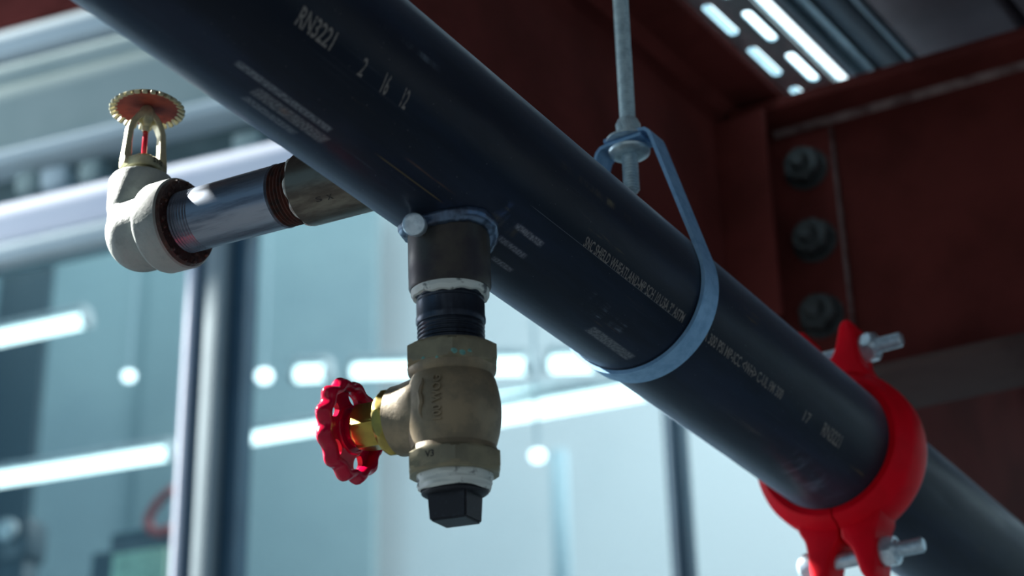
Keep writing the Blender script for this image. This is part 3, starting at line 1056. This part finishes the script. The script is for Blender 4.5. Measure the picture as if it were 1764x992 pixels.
prof_g = [(.0196 + .0032 * math.sin(PI * i / 24) ** .8, z0 + (z1 - z0) * i / 24) for i in range(25)]


def column_theta(x, y, R):
    o = MV.inverted() @ CAM; d = MV.inverted().to_3x3() @ ray(x, y)
    a = d.x ** 2 + d.y ** 2; b = 2 * (o.x * d.x + o.y * d.y); c = o.x ** 2 + o.y ** 2 - R * R
    s = (-b - math.sqrt(max(b * b - 4 * a * c, 0))) / (2 * a); p = o + d * s
    return p.z, math.atan2(p.y, p.x)


zt_, tht = column_theta(752, 645, .0222); zb2, thb = column_theta(753, 722, .0226)
thc = (tht + thb) / 2
# decide which way theta runs across the photo
_, thl = column_theta(740, 690, .022); _, thr = column_theta(770, 690, .022)
sg = 1 if thr > thl else -1
bm = fit_text('100 WOG', zb2 - zt_, .0043)
ret = bmesh.ops.extrude_face_region(bm, geom=list(bm.faces))
ext = [v for v in ret['geom'] if isinstance(v, bmesh.types.BMVert)]
exs = set(ext)
for v in bm.verts:
    # text x runs upwards on the valve, letter tops point left in the photo
    z = zb2 - v.co.x
    th = thc + sg * (.0021 - v.co.y) / .0222
    r = globe_r(z) + (.0011 if v in exs else -.0004)
    v.co = Vector((r * math.cos(th), r * math.sin(th), z))
obj('cast_lettering', bm, M_bronze, va, smooth=40, label='raised cast lettering')
# stamped mark on the lower hexagon (flat to the left of the front corner)
apo = RH * math.cos(PI / 6)
fa = hrot - sg * PI / 6
Mfl = Matrix(((-math.sin(fa) * sg, 0, math.cos(fa), apo * math.cos(fa)), (math.cos(fa) * sg, 0, math.sin(fa), apo * math.sin(fa)), (0, -1, 0, hv(798)), (0, 0, 0, 1)))
bm = fit_text('V3', .0046, .0032)
bmesh.ops.translate(bm, vec=(-.0035, -.0012, .00015), verts=bm.verts)
obj('stamped_mark', bm, M_stamp, va, Mfl, smooth=0)
# cast blemish patch and verdigris spots
for i, (x, y, s) in enumerate(((782, 605, .0017), (797, 606, .0017), (811, 602, .0011), (726, 615, .0009), (751, 613, .0008))):
    z_, th_ = column_theta(x, y, RH * .93)
    nb = bmesh.new(); bmesh.ops.create_icosphere(nb, subdivisions=2, radius=s)
    # sit on the flat
    kf = round((th_ - hrot) / (PI / 3) - .5); fa_ = hrot + (kf + .5) * PI / 3
    rr_ = apo / math.cos(th_ - fa_)
    for v in nb.verts:
        v.co = Vector((v.co.x * .25, v.co.y * (1 + .4 * math.sin(v.co.z * 4000)), v.co.z * .8))
    bmesh.ops.transform(nb, matrix=T((rr_ * math.cos(th_), rr_ * math.sin(th_), z_)) @ RZ(fa_), verts=nb.verts)
    obj('verdigris_spot', nb, M_verdigris, va)
# rough casting scar to the left of the lettering
bm = bmesh.new()
zc_, thc_ = column_theta(727, 690, .0215)
pts = []
for i in range(9):
    f = i / 8; z = zc_ - .011 + .020 * f
    th = thc_ + sg * (.03 * math.sin(i * 1.7))
    r = globe_r(z) - .0002
    pts.append(Vector((r * math.cos(th), r * math.sin(th), z)))
obj('casting_scar', tube(pts, [.0004, .0012, .0017, .0016, .0019, .0017, .0013, .0009, .0003], 8), M_bronze, va)

# ------------------------------------------------------------------ plug under the valve
pl = thing('pipe_plug', 'black square head plug wrapped in white tape under the valve', 'pipe plug', MV)
hP = hv(850); hE = hv(900)
RPg = .0178
rows = []; bm = bmesh.new()
prf = [(RPg - .002, hB1 - .004), (RPg, hB1 - .002), (RPg, hB1 + .0015), (RPg - .0006, hB1 + .0028), (RPg - .0003, hB1 + .0042), (RPg - .0011, hB1 + .0052), (RPg - .0008, hP - .0016), (RPg - .002, hP - .0008)]
for j, (r, z) in enumerate(prf):
    rows.append([bm.verts.new(((r + .0003 * math.sin(7 * a_ + j)) * math.cos(a_), (r + .0003 * math.sin(7 * a_ + j)) * math.sin(a_), z + .0004 * math.sin(4 * a_ + 2 * j))) for a_ in [2 * PI * i / 96 for i in range(96)]])
for j in range(len(rows) - 1):
    for i in range(96):
        bm.faces.new((rows[j][i], rows[j][(i + 1) % 96], rows[j + 1][(i + 1) % 96], rows[j + 1][i]))
obj('thread_tape', bm, M_tape, pl, label='layers of white thread tape')
obj('collar', lathe(thread_prof(RPg - .0022, hP - .0018, hP + .0006, .0013, .0007) + [(RPg - .004, hP + .0012)], 64), M_black_plug, pl)
sq = .0098
ro = cang + sg * math.radians(21)
nb = bmesh.new()
lo = [nb.verts.new((sq * 1.414 * 1.02 * math.cos(ro + PI / 2 * i), sq * 1.414 * 1.02 * math.sin(ro + PI / 2 * i), hP - .001)) for i in range(4)]
hi = [nb.verts.new((sq * 1.414 * .94 * math.cos(ro + PI / 2 * i), sq * 1.414 * .94 * math.sin(ro + PI / 2 * i), hE)) for i in range(4)]
nb.faces.new(lo); nb.faces.new(hi)
for i in range(4): nb.faces.new((lo[i], lo[(i + 1) % 4], hi[(i + 1) % 4], hi[i]))
bmesh.ops.recalc_face_normals(nb, faces=nb.faces)
bmesh.ops.bevel(nb, geom=list(nb.edges), offset=.0009, segments=2, affect='EDGES')
obj('square_head', nb, M_black_plug, pl)

# ------------------------------------------------------------------ branch nipple
RB = .0167
br = thing('pipe_nipple', 'worn grey steel branch nipple between the big pipe and the sprinkler elbow', 'pipe fitting', MBr)
sT = sb(490); sR = sb(352); sE = sb(322)
prof = [(RB - .003, sO - .010), (RB - .0012, sO - .009)]
prof += [(RB - .0012, sO + .0003)]
obj('threaded_end', lathe(thread_prof(RB + .0001, sO - .008, sT, .0022, .0009), 64), M_rust, br, label='rusty brown exposed thread')
prof = [(RB - .003, sT - .0005), (RB - .0006, sT - .0003), (RB + .0004, sT + .0006), (RB + .0001, sT + .002), (RB, sR - .001)]
obj('nipple_wall', lathe(prof + [(RB - .002, sR)], 64, cap=False), M_steel_branch, br)
obj('threaded_end', lathe(thread_prof(RB + .0001, sR - .001, sE + .012, .0019, .0007), 64), M_steel_branch, br)
bm = bmesh.new(); pts = []; rr = []
for i in range(80):
    a = 2 * PI * i / 80
    r = RB + .0013 + .0004 * math.sin(5 * a)
    pts.append(Vector((r * math.cos(a), r * math.sin(a), sO + .0002 + .0005 * math.sin(7 * a + 2))))
    rr.append(.0007 * (1 + .5 * math.sin(9 * a) + .3 * math.sin(17 * a)))
obj('sealant_ring', tube(pts, rr, 8, closed=True), M_white_rim, br, label='white sealant line at the outlet rim')

# ------------------------------------------------------------------ elbow
sC = sb(238)
EC = V0 + GB * sC
ME = frame(EC, (0, 0, 1), -GB)          # z up, x back towards the big pipe
el = thing('pipe_elbow', 'grey cast elbow carrying the sprinkler at the end of the branch', 'elbow', ME)
tiltb = math.asin(GB.z)
xF = (sC - sE)                           # face distance
MEx = RY(PI / 2 + tiltb)                 # local z -> +x (towards pipe)
rb = .0208
heel = -.0150
prof = [(.0004, heel)]
for i in range(1, 13):
    a = PI / 2 * i / 12
    prof.append((rb * math.sin(a) ** .85, heel + .0180 * (1 - math.cos(a))))
prof += [(rb, xF - .020), (rb, xF - .008)]
bm = lathe(prof, 56, M=MEx)
lathe([(.0172, -.004), (.0172, .012), (.0158, .020), (.0155, .026)], 48, bm=bm)
obj('elbow_body', bm, M_elbow, el, smooth=50)
RBAND = .0248
obj('socket_band', lathe([(rb - .002, xF - .022), (rb + .0005, xF - .0205), (RBAND - .0008, xF - .018), (RBAND, xF - .016), (RBAND, xF - .0025), (RBAND - .0022, xF - .0002), (RB + .004, xF)], 64, cap=False), M_elbow, el, MEx)
obj('socket_face', lathe([(RBAND - .0016, xF - .004), (RBAND - .0008, xF - .0012), (RBAND - .002, xF + .0004), (RB + .003, xF + .0008), (RB - .0005, xF + .0002)], 64, cap=False), M_pipe_dope, el, MEx, label='dark brown pipe dope on the socket face')
bm = bmesh.new(); rnd = random.Random(3)
for i in range(26):
    a = rnd.uniform(0, 2 * PI); r = rnd.uniform(RB + .0016, RBAND - .002)
    nb = bmesh.new(); bmesh.ops.create_icosphere(nb, subdivisions=1, radius=rnd.uniform(.0007, .0016))
    merge(bm, nb, T((r * math.cos(a), r * math.sin(a), xF + .0006)))
obj('dope_lumps', bm, M_pipe_dope, el, MEx, kind='stuff')
RBS = .0180
zBs = .0345
obj('top_boss', lathe([(.0150, .0105), (.0168, .0115), (RBS, .0150), (RBS, zBs - .003), (RBS - .0012, zBs - .0008), (RBS - .003, zBs), (.009, zBs)], 64), M_elbow, el)
# ------------------------------------------------------------------ sprinkler head
MSp = ME @ T((0, 0, zBs)) @ RZ(0)
camd = (MSp.inverted().to_3x3() @ (CAM - EC)); ca = math.atan2(camd.y, camd.x)
MSp = MSp @ RZ(ca - PI / 2 + .35)           # local -y... x across the photo, y towards the camera
sp = thing('fire_sprinkler', 'upright brass fire sprinkler with toothed deflector and red glass bulb', 'sprinkler', MSp)
obj('thread_neck', lathe(thread_prof(.0092, -.002, .0045, .0018, .0007) + [(.0106, .0045), (.0106, .0052)], 40), M_spk, sp)
# wrench boss: flat oval with two lugs
bm = lathe([(.0085, .0044), (.0108, .0048), (.0112, .0062), (.0112, .0096), (.0100, .0106), (.006, .0108)], 40)
box(.0256, .0085, .0056, (0, 0, .0078), .0012, bm)
obj('wrench_boss', bm, M_spk, sp)
obj('seat', lathe([(.0066, .0100), (.0066, .0128), (.0058, .0136), (.0018, .0140)], 32), M_brass, sp, label='small brass valve seat')
# frame arms
for s in (-1, 1):
    prof2 = [(s * .0104, .0095), (s * .0100, .020), (s * .0094, .0300), (s * .0076, .0350), (s * .0046, .0392), (s * .0018, .0412)]
    bm = bmesh.new(); rows = []
    for i, (x, z) in enumerate(prof2):
        hwid = [.0024, .0018, .0017, .0018, .0020, .0022][i]; dep = [.0036, .0030, .0030, .0032, .0034, .0034][i]
        tx = prof2[min(i + 1, 5)][0] - prof2[max(i - 1, 0)][0]; tz = prof2[min(i + 1, 5)][1] - prof2[max(i - 1, 0)][1]
        l = math.hypot(tx, tz); nx, nz = tz / l, -tx / l
        rows.append([bm.verts.new((x + nx * hwid * q, dep * w, z + nz * hwid * q)) for q, w in ((-1, -1), (1, -1), (1, 1), (-1, 1))])
    for i in range(5):
        for q in range(4):
            bm.faces.new((rows[i][q], rows[i][(q + 1) % 4], rows[i + 1][(q + 1) % 4], rows[i + 1][q]))
    bm.faces.new(rows[0]); bm.faces.new(rows[-1])
    bmesh.ops.recalc_face_normals(bm, faces=bm.faces)
    bmesh.ops.bevel(bm, geom=list(bm.edges), offset=.0005, segments=1, affect='EDGES')
    obj('frame_arm', bm, M_spk, sp)
obj('knuckle', lathe([(.0010, .0340), (.0030, .0346), (.0040, .0365), (.0044, .0400), (.0042, .0440), (.0030, .0465)], 32), M_spk, sp)
obj('bulb', lathe([(.0003, .0138), (.0012, .0143), (.00155, .0152), (.00155, .0300), (.0011, .0315), (.0005, .0325)], 24), M_glass_bulb, sp, label='red glass bulb')
obj('bulb_cap', lathe([(.0018, .0305), (.0022, .0312), (.0022, .0335), (.0030, .0345)], 24), M_spk, sp)
RD = .0178
zD_ = .0462
de = obj('deflector', lathe([(.0005, zD_), (RD * .6, zD_ - .0001), (RD, zD_ - .0010), (RD + .0003, zD_ - .0004), (RD, zD_ + .0004), (RD * .6, zD_ + .0012), (.0005, zD_ + .0012)], 72), M_red_under, sp, label='deflector disc with red underside')
NTOOTH = 28
first = None
for i in range(NTOOTH):
    a = 2 * PI * i / NTOOTH
    Mt = RZ(a) @ T((RD + .0008, 0, zD_ - .0008)) @ RY(.55)
    if first is None:
        first = obj('tooth', box(.0054, .0030, .0022, (0, 0, 0), .0008), M_spk, de, Mt)
    else:
        copy_part(first, de, Mt)
obj('deflector_top', lathe([(.0005, zD_ + .0026), (.006, zD_ + .0024), (RD + .0008, zD_ + .0009), (RD + .0008, zD_ + .0005), (RD - .001, zD_ + .0006)], 72), M_spk, de)
# stamped number on the boss
bm = fit_text('2012', .0072, .0030)
ret = [v for v in bm.verts]
for v in ret:
    th = PI / 2 + .45 - (v.co.x - .0036) / .0113
    v.co = Vector((.01132 * math.cos(th), .01132 * math.sin(th), .0064 + v.co.y))
obj('stamped_number', bm, M_stamp, sp, smooth=0)

# ------------------------------------------------------------------ hanger
TH = .8135
HO = axis(TH)
HN = Vector((PX.x, PX.y, 0)).normalized()
HD_ = Vector((0, 0, 1)).cross(HN)
MH = Matrix(((HN.x, HD_.x, 0, HO.x), (HN.y, HD_.y, 0, HO.y), (0, 0, 1, HO.z), (0, 0, 0, 1)))   # x to the right, y along the pipe, z up
ha = thing('pipe_hanger', 'galvanised strap hanger looped around the big black pipe', 'pipe hanger', MH)
RS = RP + .0004
zTop = .1030
xT = .0165


def tangent(xp, zp, R, side):
    d = math.hypot(xp, zp); base = math.atan2(zp, xp); off = math.acos(R / d)
    return base - off if side > 0 else base + off


aR = tangent(xT + .001, zTop - .004, RS, 1); aL = tangent(-xT - .001, zTop - .008, RS, -1)
path = [(-.0125, zTop)]
path += [(xT - .006, zTop), (xT - .002, zTop - .0006), (xT, zTop - .0025), (xT + .001, zTop - .005)]
for i in range(1, 10):   # leg
    f = i / 10; ex, ez = RS * math.cos(aR), RS * math.sin(aR)
    path.append((xT + .001 + (ex - xT - .001) * f, zTop - .005 + (ez - zTop + .005) * f))
a_end = aL - 2 * PI
for i in range(61):
    a = aR + (a_end - aR) * i / 60
    path.append((RS * math.cos(a), RS * math.sin(a)))
ex, ez = RS * math.cos(aL), RS * math.sin(aL)
zT2 = zTop - .0032
for i in range(1, 10):
    f = i / 10
    path.append((ex + (-xT - .001 - ex) * f, ez + (zT2 - .005 - ez) * f))
path += [(-xT - .001, zT2 - .005), (-xT, zT2 - .0025), (-xT + .002, zT2 - .0006), (-xT + .006, zT2), (.0125, zT2)]
obj('strap', ribbon(path, .0165, -.0022), M_zinc_strap, ha, smooth=40)
obj('knurled_nut', lathe([(.0060, zTop + .001)] + [(.0066, zTop + .0012), (.0068, zTop + .002), (.0068, zTop + .0125), (.0062, zTop + .0145), (.0046, zTop + .0145)], 48), M_zinc, ha)
# knurl ridges
first = None
for i in range(22):
    a = 2 * PI * i / 22
    Mk = RZ(a) @ T((.0068, 0, zTop + .0072)) @ RX(.35)
    if first is None: first = obj('knurl_ridge', box(.0008, .0007, .0102, (0, 0, 0)), M_zinc, ha, Mk, smooth=0)
    else: copy_part(first, ha, Mk)
obj('flange_washer', lathe([(.0050, zT2 - .0022), (.0118, zT2 - .0022), (.0124, zT2 - .0030), (.0120, zT2 - .0044), (.0098, zT2 - .0058), (.0078, zT2 - .0062), (.0050, zT2 - .0062)], 48), M_zinc, ha)
obj('washer', lathe([(.005, zTop + .0001), (.0136, zTop + .0001), (.0136, zTop + .0014), (.005, zTop + .0014)], 48), M_zinc, ha)
rod = thing('threaded_rod', 'galvanised threaded rod hanging down through the pipe hanger', 'rod', MH)
obj('rod_shaft', lathe([(.003, .0690), (.0040, .0698)] + thread_prof(.0048, .0702, .546, .0019, .0010), 24), M_zinc, rod)

# ------------------------------------------------------------------ grooved coupling
MCp = Matrix(((HN.x, HD_.x, 0, 0), (HN.y, HD_.y, 0, 0), (0, 0, 1, 0), (0, 0, 0, 1)))
oc = axis(TC)
zc = DP
xc = HN
MC = frame(oc, zc, xc)           # z along the pipe, x right, y down
co_ = thing('grooved_coupling', 'red two-part grooved coupling bolted around the big pipe at the lower right', 'pipe coupling', MC)
prof = [(RP + .0004, -.0225), (RP + .0050, -.0232), (RP + .0072, -.0215), (RP + .0082, -.0170), (RP + .0118, -.0135), (RP + .0132, -.0085), (RP + .0136, 0),
        (RP + .0132, .0085), (RP + .0118, .0135), (RP + .0082, .0170), (RP + .0072, .0215), (RP + .0050, .0232), (RP + .0004, .0225)]
lug = [(.0007, .046), (.0007, .0610), (.0020, .0645), (.0048, .0672), (.0075, .0715), (.0098, .0790), (.0120, .0880), (.0150, .0925), (.0190, .0930), (.0220, .0895),
       (.0232, .0800), (.0240, .0680), (.0252, .0600), (.0290, .0535), (.030, .046)]
half_r = None
for s in (1, -1):
    bm = lathe(prof, 48, a0=-PI / 2 + .012 if s > 0 else PI / 2 + .012, a1=PI / 2 - .012 if s > 0 else 3 * PI / 2 - .012)
    for e in (1, -1):
        poly = [(s * x, e * y) for x, y in lug]
        if s * e < 0: poly = poly[::-1]
        prism(poly, -.0135, .0135, .0022, bm, seg=3)
    obj('housing_half', bm, M_redcoup, co_, smooth=45)
obj('gasket', lathe([(RP + .0001, -.019), (RP + .004, -.019), (RP + .004, .019), (RP + .0001, .019)], 64, cap=False), M_gasket, co_)
for e in (1, -1):
    Mb = T((0, e * .0735, 0)) @ RY(PI / 2)     # bolt axis to the right
    bo = obj('bolt', lathe([(.0002, -.0355), (.0060, -.0350), (.0090, -.0320), (.0098, -.0285), (.0098, -.0235), (.0052, -.0235), (.0052, .0300)]
                           + thread_prof(.0052, .030, .0510, .0014, .0005) + [(.0040, .0518)], 32), M_bolt, co_, Mb)
    obj('nut', hex_body(.0106,   .0236, .0336, .0022, rot=.25), M_bolt, bo)
    obj('collar', lathe([(.0070, .0336), (.0068, .0344), (.0052, .0348)], 28), M_bolt, bo)
